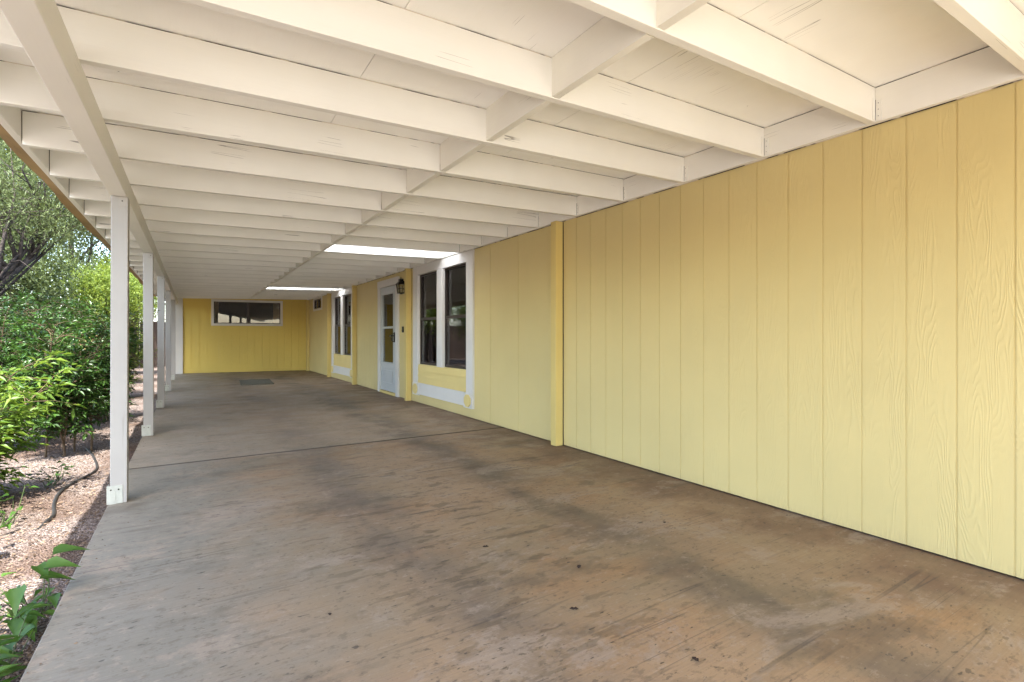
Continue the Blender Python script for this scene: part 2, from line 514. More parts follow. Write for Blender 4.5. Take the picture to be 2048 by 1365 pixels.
# ---------------------------------------------------------------- patio cover
RB, RS = 1.255, 0.6165
def rz(x):
    return 2.215 - 0.026 * (3.06 - x)
cover = empty("patio_cover", (1.3, 8.0, 2.1), "long cream painted patio cover with open rafters and blocking over the slab", "patio cover")
YN, YF = -1.75, 17.05
kmin, kmax = -4, 25
mb = MB()
def slab_x(mb, x0, x1, y0, y1, d0, d1):
    mb.hexa([(x0, y0, rz(x0) + d0), (x1, y0, rz(x1) + d0), (x0, y1, rz(x0) + d0), (x1, y1, rz(x1) + d0),
             (x0, y0, rz(x0) + d1), (x1, y0, rz(x1) + d1), (x0, y1, rz(x0) + d1), (x1, y1, rz(x1) + d1)])
D = 0.182
sky_b = [(RB + 8 * RS + 0.04, RB + 9 * RS), (RB + 18 * RS + 0.04, RB + 19 * RS)]
MBf = MB()
MBf.box(-0.452, -0.361, YN, YF + 0.25, 1.987, 2.1235)
MBf.build("beam", M['cream_y'], cover, bevel=0.004)
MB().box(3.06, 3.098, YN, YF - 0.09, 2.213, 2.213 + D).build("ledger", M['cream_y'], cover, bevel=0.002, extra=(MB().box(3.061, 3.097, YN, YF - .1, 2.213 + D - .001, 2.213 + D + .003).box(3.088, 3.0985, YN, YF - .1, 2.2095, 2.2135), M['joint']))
# rafters
def raft_mesh():
    m = MB()
    x0, x1 = -0.776, 3.0585
    m.hexa([(x0, 0, rz(x0)), (x1, 0, rz(x1)), (x0, 0.039, rz(x0)), (x1, 0.039, rz(x1)),
            (x0, 0, rz(x0) + D), (x1, 0, rz(x1) + D), (x0, 0.039, rz(x0) + D), (x1, 0.039, rz(x1) + D)])
    return m
def hanger():
    m = MB()
    m.box(3.028, 3.0582, -0.0030, -0.0006, 2.2165, 2.335)
    m.box(3.0545, 3.0588, -0.030, -0.0042, 2.2165, 2.325)
    return m
def hanger_nails():
    m = MB()
    for z in (2.240, 2.275, 2.308):
        m.box(3.0535, 3.0545, -0.018, -0.0145, z, z + 0.0035)
    m.box(3.0520, 3.0555, -0.0042, -0.0031, 2.222, 2.33)
    return m
r0 = raft_mesh()
r0.v = [(x, y + RB + kmin * RS, z) for x, y, z in r0.v]
j0 = MB()
def gap_shade_top(m, x0, x1, y0, y1):  # strip coloured as the shadowed gap below the deck
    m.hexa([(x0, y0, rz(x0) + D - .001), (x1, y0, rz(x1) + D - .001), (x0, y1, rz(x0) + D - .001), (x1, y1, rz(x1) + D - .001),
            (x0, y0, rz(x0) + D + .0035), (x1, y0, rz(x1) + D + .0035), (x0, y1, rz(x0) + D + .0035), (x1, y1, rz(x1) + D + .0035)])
gap_shade_top(j0, -0.776, 3.0585, RB + kmin * RS + .001, RB + kmin * RS + .038)
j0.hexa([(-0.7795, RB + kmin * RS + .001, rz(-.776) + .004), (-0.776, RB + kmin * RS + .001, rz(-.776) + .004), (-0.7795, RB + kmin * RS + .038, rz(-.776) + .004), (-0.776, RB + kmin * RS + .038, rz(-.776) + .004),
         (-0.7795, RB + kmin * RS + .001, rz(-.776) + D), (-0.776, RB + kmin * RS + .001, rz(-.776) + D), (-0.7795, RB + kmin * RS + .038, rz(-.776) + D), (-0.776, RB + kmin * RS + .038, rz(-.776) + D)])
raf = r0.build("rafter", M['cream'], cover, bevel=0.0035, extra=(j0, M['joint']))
h0 = hanger(); h0.v = [(x, y + RB + kmin * RS, z) for x, y, z in h0.v]
hn = hanger_nails(); hn.v = [(x, y + RB + kmin * RS, z) for x, y, z in hn.v]
hg = h0.build("hanger", M['cream'], raf, extra=(hn, M['dark']))
for k in range(kmin + 1, kmax + 1):
    c = raf.copy(); COL.objects.link(c); c.parent = cover
    c.location = raf.location + Vector((0, (k - kmin) * RS + random.uniform(-.006, .006), random.uniform(-.003, .0)))
    hh = hg.copy(); COL.objects.link(hh); hh.parent = c
# blocking at midspan, one short board per bay
b0 = MB()
yk = RB + kmin * RS
b0.hexa([(1.39, yk + 0.0405, rz(1.4) + .001), (1.428, yk + 0.0405, rz(1.4) + .001), (1.39, yk + RS - .0015, rz(1.4) + .001), (1.428, yk + RS - .0015, rz(1.4) + .001),
         (1.39, yk + 0.0405, rz(1.4) + D), (1.428, yk + 0.0405, rz(1.4) + D), (1.39, yk + RS - .0015, rz(1.4) + D), (1.428, yk + RS - .0015, rz(1.4) + D)])
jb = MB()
gap_shade_top(jb, 1.391, 1.427, yk + .0405, yk + RS - .0015)
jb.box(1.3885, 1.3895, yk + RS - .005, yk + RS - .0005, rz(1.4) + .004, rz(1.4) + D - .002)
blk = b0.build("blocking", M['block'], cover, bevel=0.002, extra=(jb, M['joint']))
for k in range(kmin + 1, kmax):
    c = blk.copy(); COL.objects.link(c); c.parent = cover
    c.location = blk.location + Vector((random.uniform(-.004, .004), (k - kmin) * RS, random.uniform(-.001, .004)))
# deck sheets with open seams, holes for the two skylights
mb = MB(); rf = MB()
strips = [(-0.86, -0.532), (-0.529, 0.688), (0.691, 1.868), (1.871, 3.098)]
ybr = sorted([YN, YF + 0.3] + [v for p in sky_b for v in p])
for x0, x1 in strips:
    for y0, y1 in zip(ybr[:-1], ybr[1:]):
        hole = any(abs(y0 - a) < 1e-6 for a, b in sky_b)
        if hole:
            if x1 < 1.3:
                slab_x(mb, x0, x1, y0, y1, D + .0025, D + .014)
            elif x0 < 1.4:
                slab_x(mb, x0, 1.41, y0, y1, D + .0025, D + .014)
        else:
            slab_x(mb, x0, x1, y0, y1, D + .0025, D + .014)
mb.build("roof_deck", M['deck'], cover)
for y0, y1 in zip(ybr[:-1], ybr[1:]):
    hole = any(abs(y0 - a) < 1e-6 for a, b in sky_b)
    slab_x(rf, -0.93, 1.41 if hole else 3.4, y0, y1, D + .018, D + .03)
rf.build("roofing", M['roofing'], cover)
for a, b in sky_b:
    m = MB(); slab_x(m, 1.395, 3.1, a - 0.03, b + 0.03, D + .034, D + .038)
    m.build("skylight_panel", M['sky_sheet'], cover)
    m = MB(); slab_x(m, 3.0, 3.4, a - 0.03, b + 0.03, D + .040, D + .046)
    m.build("flashing", M['roofing'], cover)
m = MB(); slab_x(m, -0.815, -0.7795, YN, YF + 0.3, -0.002 + .03, D + .001)
m.build("fascia", M['cream_y'], cover, bevel=0.002)
# weathered drip board, slightly wavy along its length
m = MB()
n = 60
for i in range(n):
    y0 = YN + (YF + .3 - YN) * i / n; y1 = YN + (YF + .3 - YN) * (i + 1) / n
    def q(y):
        return 0.006 * math.sin(y * 1.7) + 0.004 * math.sin(y * 5.1 + 1)
    z = rz(-0.84)
    m.hexa([(-0.925 + q(y0), y0, z + 0.088 + q(y0)), (-0.8185, y0, z + 0.068), (-0.925 + q(y1), y1, z + 0.088 + q(y1)), (-0.8185, y1, z + 0.068),
            (-0.925 + q(y0), y0, z + D - .002), (-0.8185, y0, z + D - .002), (-0.925 + q(y1), y1, z + D - .002), (-0.8185, y1, z + D - .002)])
m.build("drip_edge", M['driptim'], cover)

# ---------------------------------------------------------------- posts
plabels = ["cream square porch post nearest the camera, beside the vine at the slab edge",
           "cream square porch post standing second in the row, at the hedge end",
           "cream square porch post standing third in the row along the slab edge",
           "greenish cream square porch post standing fourth in the row",
           "white sunlit porch post standing fifth, next to the far yellow wall"]
for i, (py, lab) in enumerate(zip((4.13, 6.76, 9.30, 12.1, 15.1), plabels)):
    ctr = Vector((-0.405, py + 0.045, 0))
    po = empty("porch_post", ctr, lab, "post", "porch posts along the open side")
    lean = (0.006, -0.004, 0.003, -0.003, 0.0)[i]
    hw = 0.0445
    z1 = 1.9865
    x, y = ctr.x, ctr.y
    m = MB().hexa([(x - hw, y - hw, 0.0), (x + hw, y - hw, 0.0), (x - hw, y + hw, 0.0), (x + hw, y + hw, 0.0),
                   (x - hw + lean, y - hw, z1), (x + hw + lean, y - hw, z1), (x - hw + lean, y + hw, z1), (x + hw + lean, y + hw, z1)])
    m.build("shaft", M['post'], po, bevel=0.004)
    # strap base: a plate with a tongue on the near face, nails through it
    m = MB()
    a, b = x - hw - 0.016, x + hw - 0.022
    m.box(a, b, y - hw - 0.004, y - hw - 0.0005, 0.001, 0.118)
    m.box(a, a + 0.004, y - hw - 0.0005, y + hw - 0.01, 0.001, 0.112)
    arch = [(x - 0.030 + 0.017 * math.cos(q), 0.075 + 0.017 * math.sin(q)) for q in np.linspace(math.pi, 0, 9)]
    arch = [(x - 0.047, 0.0)] + arch + [(x - 0.013, 0.0)]
    pr = MB(); pr.prism(arch, 'Y', y - hw - 0.0065, y - hw - 0.0038)
    m.add(pr.v, pr.f)
    br = m.build("base_bracket", M['bracket'], po, bevel=0.001)
    for nx in (a + 0.022, b - 0.022):
        nm_ = MB(); nm_.tube([(nx, y - hw - 0.0038, 0.092), (nx, y - hw - 0.007, 0.092)], 0.0045, 10)
        nm_.build("nail", M['dark'], br)
    m = MB().box(x - 0.004 + lean, x + hw - 0.001 + lean, y - hw - 0.003, y - hw - 0.0005, z1 - 0.062, z1 - 0.002)
    tb = m.build("top_bracket", M['post'], po, bevel=0.001)
    nm_ = MB(); nm_.tube([(x + 0.02, y - hw - 0.0028, z1 - .03), (x + 0.02, y - hw - 0.0065, z1 - .03)], 0.004, 8)
    nm_.build("nail", M['dark'], tb)

# ---------------------------------------------------------------- house
WX = 3.10
house = empty("yellow_house", (WX, 8.0, 0), "single storey house in yellow grooved siding with white trim behind the porch", "house")
def wall_strips(mb, br, openings, zt, put, depth=0.0035, gw=0.008, grooves=()):
    """grooved siding: br = list of break positions along the wall; put(a, d, z) maps to world (d = depth into the wall)"""
    ev = set(br)
    for g in grooves:
        ev |= {g - gw / 2, g + gw / 2}
    for a0, a1, z0, z1 in openings:
        ev |= {a0, a1}
    ev = sorted(v for v in ev if br[0] - 1e-9 <= v <= br[-1] + 1e-9)
    def isg(a):
        return any(abs(a - g) < gw / 2 for g in grooves)
    def spans(a):
        zs = [(0.010, zt)]
        for a0, a1, z0, z1 in openings:
            if a0 < a < a1:
                new = []
                for p, q in zs:
                    if z0 > p: new.append((p, min(q, z0)))
                    if z1 < q: new.append((max(p, z1), q))
                zs = [s for s in new if s[1] - s[0] > 1e-5]
        return zs
    pd = None
    for a0, a1 in zip(ev[:-1], ev[1:]):
        if a1 - a0 < 1e-6: continue
        mid = (a0 + a1) / 2
        d = depth if isg(mid) else 0.0
        for z0, z1 in spans(mid):
            mb.add([put(a0, d, z0), put(a1, d, z0), put(a1, d, z1), put(a0, d, z1)], [(0, 1, 2, 3)])
            if pd is not None and abs(pd - d) > 1e-6:
                mb.add([put(a0, pd, z0), put(a0, d, z0), put(a0, d, z1), put(a0, pd, z1)], [(0, 1, 2, 3)])
        pd = d
    for a0, a1, z0, z1 in openings:      # reveals
        for p, q in (((a0, z0), (a1, z0)), ((a1, z0), (a1, z1)), ((a1, z1), (a0, z1)), ((a0, z1), (a0, z0))):
            mb.add([put(p[0], 0, p[1]), put(q[0], 0, q[1]), put(q[0], 0.11, q[1]), put(p[0], 0.11, p[1])], [(0, 1, 2, 3)])
W1, W2 = 5.84, 11.635          # near edge of the two tall windows
def wopen(y):
    return (y + 0.19, y + 1.915, 0.63, 2.075)
ops = [wopen(W1), wopen(W2), (8.80, 9.69, 0.03, 2.012), (15.03, 16.10, 1.888, 2.165)]
gro = [0.719 + 0.2032 * k for k in range(-11, 16)] + [4.79, 5.42] + [9.93 + 0.2032 * k for k in range(8)] + [14.6, 15.21, 16.43]
mb = MB()
wall_strips(mb, [-1.5, 17.0], ops, 2.36, lambda a, d, z: (WX + d, a, z), grooves=gro)
mb.build("wall", M['yellow'], house)
# far wall, closing the porch
XA, XB, YA, YB = -0.43, 3.10, 17.42, 17.02
def bput(a, d, z):
    f = (a - XA) / (XB - XA)
    return (a, YA + (YB - YA) * f + d, z)
bw = (0.53, 2.30, 1.46, 2.105)
gb = [-0.03 + 0.2032 * k for k in range(15)]
mb = MB()
wall_strips(mb, [XA, XB], [bw], 2.36, bput, depth=0.010, gw=0.014, grooves=gb)
mb.build("wall", M['yellow_end'], house)
# hidden shell of the house
m = MB()
m.box(3.10, 10.0, -1.5, -1.4, 0, 2.6); m.box(9.9, 10.0, -1.4, 24, 0, 2.6); m.box(-0.43, 9.9, 23.9, 24, 0, 2.6)
m.box(-0.43, -0.33, 17.56, 23.9, 0, 2.36)
m.build("wall", M['yellow'], house)
m = MB()
m.prism([(3.0, 2.44), (6.6, 3.5), (10.4, 2.5), (10.4, 2.6), (6.6, 3.62), (3.0, 2.56)], 'Y', -1.9, 24.3)
m.build("roof", M['roofing'], house)
m = MB(); m.box(-0.9, 3.6, 17.36, 24.3, 2.445, 2.55); m.build("roof", M['roofing'], house)
m = MB()
m.box(3.6, 3.7, -1.39, 23.8, 0.0, 2.43)
m.box(3.215, 3.6, -1.39, 23.8, -0.1, -0.02); m.box(3.215, 3.6, -1.39, 17.0, 2.37, 2.43)
m.box(-0.3, 3.2, 18.6, 18.7, 0, 2.43)
m.box(-0.3, 3.2, 17.6, 18.6, 2.375, 2.43); m.box(-0.3, 3.2, 17.62, 18.6, -0.1, -0.02)
m.build("interior_wall", M['room'], house)
# yellow posts set against the wall under the ledger
for y, y1 in ((3.975, 4.058), (8.083, 8.166), (11.415, 11.50), (13.90, 13.985)):
    MB().box(3.008, 3.097, y, y1, 0.003, 2.211).build("pilaster", M['yellow_p'], house, bevel=0.003)
MB().box(3.01, 3.097, 16.82, 16.905, 0.003, 2.211).build("pilaster", M['yellow_p'], house, bevel=0.003)
MB().box(3.094, 3.0992, 3.9665, 3.9745, 0.003, 2.205).build("joint", M['dark'], house)
# white corner board at the free end of the far wall
MB().box(-0.44, -0.235, 17.355, 17.375, 0.003, 2.2).build("corner_board", M['white'], house, bevel=0.003)

def tall_window(y):
    """white cased pair of sashes reaching the ledger, lap panel and base board below; y = near edge"""
    m = MB()
    def bx(a0, a1, z0, z1, d):
        m.box(WX - d, WX + 0.02, y + a0, y + a1, z0, z1)
    bx(0.0, 0.192, 0.33, 2.21, 0.026)
    bx(1.912, 2.11, 0.33, 2.21, 0.026)
    bx(0.194, 1.910, 2.068, 2.21, 0.024)
    bx(0.955, 1.155, 0.625, 2.066, 0.024)
    wn = m.build("window", M['white'], house, bevel=0.002)
    tag(wn, "tall double window beside the near end of the wall" if y < 8 else "tall double window beyond the door")
    # lap boards
    m = MB()
    for k in range(3):
        z0 = 0.335 + k * 0.0965; z1 = z0 + 0.0955
        m.prism([(WX - 0.021, z0), (WX - 0.010, z1), (WX + 0.01, z1), (WX + 0.01, z0)], 'Y', y + 0.194, y + 1.910)
    m.build("lap_panel", M['yellow_l'], wn, bevel=0.002)
    m = MB(); m.box(WX - 0.026, WX + 0.01, y + 0.262, y + 1.855, 0.15, 0.333)
    m.build("base_board", M['white'], wn, bevel=0.002)
    for c0 in (0.13, 1.985):
        m = MB(); m.box(WX - 0.032, WX + 0.01, y + c0 - 0.127, y + c0 + 0.127, 0.132, 0.328)
        pl = m.build("corner_plate", M['white'], wn, bevel=0.002)
        m = MB()
        m.prism([(y + c0 + 0.098 * math.cos(R(22.5 + 45 * k)), 0.231 + 0.088 * math.sin(R(22.5 + 45 * k))) for k in range(8)], 'X', WX - 0.047, WX - 0.0322)
        m.build("rosette", M['yellow_l'], wn, bevel=0.003)
    for a0, a1 in ((0.194, 0.953), (1.157, 1.910)):
        m = MB()
        x0, x1 = WX + 0.022, WX + 0.06
        z0, z1 = 0.632, 2.066
        wd = 0.022
        m.box(x0, x1, y + a0, y + a0 + wd, z0, z1); m.box(x0, x1, y + a1 - wd, y + a1, z0, z1)
        m.box(x0, x1, y + a0 + wd, y + a1 - wd, z0, z0 + wd + .01); m.box(x0, x1, y + a0 + wd, y + a1 - wd, z1 - wd, z1)
        m.box(x0 - 0.004, x1, y + a0 + wd, y + a1 - wd, 1.335, 1.375)
        m.build("sash", M['bronze'], wn)
        for p, q, dx in ((z0 + wd + .0102, 1.3348, 0.012), (1.3752, z1 - wd - .0002, 0.028)):
            g = MB().box(WX + 0.022 + dx, WX + 0.026 + dx, y + a0 + wd + .0002, y + a1 - wd - .0002, p, q)
            g.build("pane", M['glass'], wn)
    # folded sheer curtains standing behind the glass
    for a0, a1 in ((0.22, 0.50), (1.02, 1.30), (1.62, 1.92)):
        m = MB()
        n = 40
        pts = []
        for i in range(n + 1):
            a = a0 + (a1 - a0) * i / n
            pts.append((WX + 0.20 + 0.022 * math.sin(i * 1.35) + 0.008 * math.sin(i * 0.61), y + a))
        for (p, q) in zip(pts[:-1], pts[1:]):
            m.add([(p[0], p[1], 0.45), (q[0], q[1], 0.45), (q[0], q[1], 2.3), (p[0], p[1], 2.3)], [(0, 1, 2, 3)])
        m.build("curtain", M['curtain'], wn, smooth=True)
    return wn
tall_window(W1)
tall_window(W2)
# small high window near the corner
def flat_window(put, a0, a1, z0, z1, fw, label, curt, msh='white', top=True):
    m = MB()
    def fr(b0, b1, p, q, d0, d1):
        v = [put(b, d, z) for z in (p, q) for d in (d0, d1) for b in (b0, b1)]
        m.hexa(v)
    fr(a0 - fw, a1 + fw, z0 - fw, z0 - .0005, -0.02, 0.012)
    if top:
        fr(a0 - fw, a1 + fw, z1 + .0005, z1 + min(fw, 2.211 - z1), -0.02, 0.012)
    fr(a0 - fw, a0 - .0005, z0, z1, -0.02, 0.012)
    fr(a1 + .0005, a1 + fw, z0, z1, -0.02, 0.012)
    wn = m.build("window", M[msh], house, bevel=0.002)
    tag(wn, label)
    m = MB()
    wd = 0.024; mid = (a0 + a1) / 2
    fr(a0 + .0005, a1 - .0005, z0 + .0005, z0 + wd, 0.006, 0.05); fr(a0 + .0005, a1 - .0005, z1 - wd, z1 - .0005, 0.006, 0.05)
    fr(a0 + .0005, a0 + wd, z0 + wd, z1 - wd, 0.006, 0.05); fr(a1 - wd, a1 - .0005, z0 + wd, z1 - wd, 0.006, 0.05)
    fr(mid - 0.035, mid + 0.035, z0 + wd, z1 - wd, 0.004, 0.05)
    m.build("sash", M['bronze'], wn)
    for p, q in ((a0 + wd, mid - .035), (mid + .035, a1 - wd)):
        m = MB(); fr(p + .0002, q - .0002, z0 + wd + .0002, z1 - wd - .0002, 0.028, 0.032)
        m.build("pane", M['glass'], wn)
    for p, q in curt:
        m = MB(); n = 24
        pts = [(p + (q - p) * i / n, 0.16 + 0.02 * math.sin(i * 1.5)) for i in range(n + 1)]
        for s0, s1 in zip(pts[:-1], pts[1:]):
            m.add([put(s0[0], s0[1], z0 - .1), put(s1[0], s1[1], z0 - .1), put(s1[0], s1[1], z1 + .1), put(s0[0], s0[1], z1 + .1)], [(0, 1, 2, 3)])
        m.build("curtain", M['curtain'], wn, smooth=True)
    return wn
flat_window(lambda a, d, z: (WX + d, a, z), 15.03, 16.10, 1.888, 2.165, 0.055, "small high window near the corner", [(15.05, 15.5)])
flat_window(bput, bw[0], bw[1], bw[2], bw[3], 0.065, "wide sliding window in the far wall", [(0.55, 0.66), (2.12, 2.29)])

# storm door
dy0, dy1 = 8.80, 9.69
m = MB()
g0, g1, gz0, gz1 = 8.935, 9.575, 0.595, 1.865
X0, X1 = WX - 0.010, WX + 0.028
z0, z1 = 0.058, 2.006
m.box(X0, X1, dy0 + .004, g0, z0, z1); m.box(X0, X1, g1, dy1 - .004, z0, z1)
m.box(X0, X1, g0, g1, z0, gz0); m.box(X0, X1, g0, g1, gz1, z1)
m.box(X0 - .002, X1, g0, g1, 1.225, 1.262)
m.box(X0 - .012, X0, 8.96, 9.56, 0.20, 0.215); m.box(X0 - .012, X0, 8.96, 9.56, 0.435, 0.45)
m.box(X0 - .012, X0, 8.96, 8.975, 0.215, 0.435); m.box(X0 - .012, X0, 9.545, 9.56, 0.215, 0.435)
m.box(X0 - .006, X0, 9.0, 9.52, 0.24, 0.41)
m.box(X0 - .014, X0, g0 - .03, g0 - .0, gz0 - .03, gz1 + .03); m.box(X0 - .014, X0, g1, g1 + .03, gz0 - .03, gz1 + .03)
m.box(X0 - .014, X0, g0, g1, gz0 - .03, gz0); m.box(X0 - .014, X0, g0, g1, gz1, gz1 + .03)
door = m.build("door", M['door'], house, bevel=0.002)
tag(door, "pale grey glazed storm door under the black lantern")
for p, q in ((gz0, 1.2248), (1.2622, gz1)):
    MB().box(WX + .008, WX + .012, g0 + .0002, g1 - .0002, p + .0002, q - .0002).build("pane", M['glass'], door)
m = MB()
m.box(WX - 0.03, WX + 0.02, 8.665, 8.80, 0.003, 2.012); m.box(WX - 0.03, WX + 0.02, 9.69, 9.825, 0.003, 2.012)
m.box(WX - 0.032, WX + 0.02, 8.655, 9.835, 2.0125, 2.14)
m.build("frame", M['white'], door, bevel=0.002)
MB().box(WX - 0.035, WX + 0.1, 8.802, 9.688, 0.002, 0.05).build("threshold", M['yellow_p'], door, bevel=0.004)
m = MB()
m.box(X0 - .018, X0 - .0005, 8.865, 8.90, 0.97, 1.15)
m.tube([(X0 - .016, 8.882, 1.09), (X0 - .055, 8.882, 1.09), (X0 - .06, 8.90, 1.088), (X0 - .058, 8.985, 1.083)], 0.011, 8)
m.tube([(X0 - .016, 8.882, 1.13), (X0 - .05, 8.884, 1.12), (X0 - .052, 8.886, 1.0), (X0 - .016, 8.882, 0.985)], 0.009, 8)
m.build("handle", M['black'], door, bevel=0.002)
# inner door behind the storm glass
m = MB(); m.box(3.20, 3.214, dy0 + .02, dy1 - .02, 0.03, 2.0)
m.build("inner_door", M['curtain'], door)

# lantern by the door
lx, ly = 3.0, 8.31
lan = empty("wall_lantern", (WX, ly, 1.80), "black carriage lantern on the wall beside the door", "wall lantern")
m = MB(); m.box(WX - 0.014, WX - .0005, ly - 0.04, ly + 0.04, 1.85, 2.03)
m.tube([(WX - .014, ly, 1.99), (lx + .03, ly, 2.035), (lx, ly, 2.03), (lx, ly, 2.0)], 0.008, 8)
m.build("mount", M['black'], lan, bevel=0.002)
m = MB()
hw = 0.06
for sx in (-1, 1):
    for sy in (-1, 1):
        m.hexa([(lx + sx * .044 + dx * .006, ly + sy * .044 + dy * .006, 1.82) for dy in (-1, 1) for dx in (-1, 1)] +
               [(lx + sx * hw + dx * .006, ly + sy * hw + dy * .006, 1.958) for dy in (-1, 1) for dx in (-1, 1)])
m.box(lx - .054, lx + .054, ly - .054, ly + .054, 1.806, 1.822)
m.box(lx - .02, lx + .02, ly - .02, ly + .02, 1.795, 1.806)
for s in (-1, 1):
    m.box(lx + s * .052 - .003, lx + s * .052 + .003, ly - .052, ly + .052, 1.885, 1.892)
    m.box(lx - .052, lx + .052, ly + s * .052 - .003, ly + s * .052 + .003, 1.885, 1.892)
m.box(lx - .068, lx + .068, ly - .068, ly + .068, 1.956, 1.966)
m.build("cage", M['black'], lan)
m = MB()
def ring(h, z):
    return [(lx - h, ly - h, z), (lx + h, ly - h, z), (lx - h, ly + h, z), (lx + h, ly + h, z)]
m.hexa(ring(.076, 1.966) + ring(.035, 2.012)); m.hexa(ring(.034, 2.012) + ring(.032, 2.045)); m.hexa(ring(.042, 2.045) + ring(.02, 2.06))
m.tube([(lx, ly, 2.06), (lx, ly, 2.085)], 0.006, 8)
m.build("cap", M['black'], lan)
m = MB(); m.hexa(ring(.040, 1.823) + ring(.054, 1.955)); m.build("glass", M['lampglass'], lan)
m = MB(); m.tube([(lx, ly, 1.824), (lx, ly, 1.88)], 0.012, 10); m.tube([(lx, ly, 1.88), (lx, ly, 1.905), (lx, ly, 1.93)], [0.014, 0.022, 0.008], 10)
m.build("bulb", M['bracket'], lan)
# door bell
bell = empty("doorbell", (WX, 8.46, 1.145), "small black doorbell button on the yellow wall below the lantern", "doorbell")
MB().box(WX - 0.024, WX - .0005, 8.435, 8.485, 1.145, 1.25).build("case", M['black'], bell, bevel=0.005)
m = MB(); m.tube([(WX - .0238, 8.46, 1.175), (WX - .030, 8.46, 1.175)], 0.014, 14); m.build("button", M['bronze'], bell)

# door mat
mt = MB()
n = 14
def mz(u, v):
    return 0.020 + 0.012 * max(0, abs(u - .5) - .36) * 3 + 0.004 * math.sin(u * 9 + v * 4)
top = []; bot = []
for j in range(n + 1):
    for i in range(n + 1):
        u, v = i / n, j / n
        x = 0.90 + 0.655 * u + 0.06 * v - 0.005 * math.sin(v * 6); y = 12.54 + 1.42 * v - 0.02 * u
        top.append((x, y, mz(u, v))); bot.append((x, y, 0.002))
N = (n + 1) ** 2
fs = []
for j in range(n):
    for i in range(n):
        a = j * (n + 1) + i
        fs += [(a, a + 1, a + n + 2, a + n + 1), (N + a, N + a + n + 1, N + a + n + 2, N + a + 1)]
edge = [i for i in range(n + 1)] + [j * (n + 1) + n for j in range(1, n + 1)] + [n * (n + 1) + i for i in range(n - 1, -1, -1)] + [j * (n + 1) for j in range(n - 1, 0, -1)]
for a, b in zip(edge, edge[1:] + edge[:1]):
    fs.append((a, N + a, N + b, b))
mt.add(top + bot, fs)
o = mt.build("doormat", M['mat'], origin=(1.25, 13.2, 0))
tag(o, "grey ribbed doormat lying on the concrete near the far wall", "doormat")

# ---------------------------------------------------------------- plants
def leaves(name, mat, P, Dr, L, Wd, parent, fold=0.25, up=None, shape='diamond', droop=0.0):
    """P points (n,3), Dr directions, L lengths, Wd widths: one mesh of folded leaves"""
    P = np.asarray(P, float); Dr = np.asarray(Dr, float)
    n = len(P)
    Dr /= np.linalg.norm(Dr, axis=1)[:, None] + 1e-9
    U = np.tile([0, 0, 1.0], (n, 1)) + rng.normal(0, .45, (n, 3)) if up is None else np.asarray(up, float)
    S = np.cross(Dr, U); S /= np.linalg.norm(S, axis=1)[:, None] + 1e-9
    Nn = np.cross(S, Dr)
    L = np.broadcast_to(L, n)[:, None]; Wd = np.broadcast_to(Wd, n)[:, None]
    if shape == 'diamond':
        prof = [(0, 0, 0), (.42, .5, 1), (1, 0, 0), (.42, -.5, 1)]
        faces = [(0, 1, 2), (0, 2, 3)]
    else:
        prof = [(0, 0, 0), (.04, .34, .9), (.24, .50, 1.1), (.58, .25, .6), (1, 0, 0), (.58, -.25, .6), (.24, -.50, 1.1), (.04, -.34, .9), (.30, 0, 0), (.62, 0, 0)]
        faces = [(0, 1, 2, 8), (8, 2, 3, 9), (9, 3, 4), (0, 8, 6, 7), (8, 9, 5, 6), (9, 4, 5)]
    k = len(prof)
    V = np.zeros((n, k, 3))
    for i, (a, b, c) in enumerate(prof):
        V[:, i] = P + Dr * L * a + S * Wd * b + Nn * Wd * fold * c - np.array([0, 0, 1.0]) * (L * droop * a * a)
    V = V.reshape(-1, 3)
    o0 = np.array(ORG[parent.name])
    me = bpy.data.meshes.new(name)
    nf = len(faces) * n
    loops = np.concatenate([np.concatenate([np.array(f) for f in faces])[None, :] + (np.arange(n) * k)[:, None]]).ravel()
    sizes = np.tile([len(f) for f in faces], n)
    me.vertices.add(len(V)); me.vertices.foreach_set("co", (V - o0).ravel())
    me.loops.add(len(loops)); me.loops.foreach_set("vertex_index", loops.astype(np.int32))
    me.polygons.add(nf)
    st = np.concatenate([[0], np.cumsum(sizes)[:-1]])
    me.polygons.foreach_set("loop_start", st.astype(np.int32))
    me.update(calc_edges=True); me.validate()
    me.materials.append(mat)
    o = bpy.data.objects.new(name, me)
    COL.objects.link(o)
    o.parent = parent
    ORG[o.name] = Vector(o0)
    return o
def rdir(n, zlo=-0.3, zhi=1.0):
    a = rng.uniform(0, 2 * math.pi, n); z = rng.uniform(zlo, zhi, n)
    r = np.sqrt(np.clip(1 - z * z, 0, 1))
    return np.stack([r * np.cos(a), r * np.sin(a), z], 1)

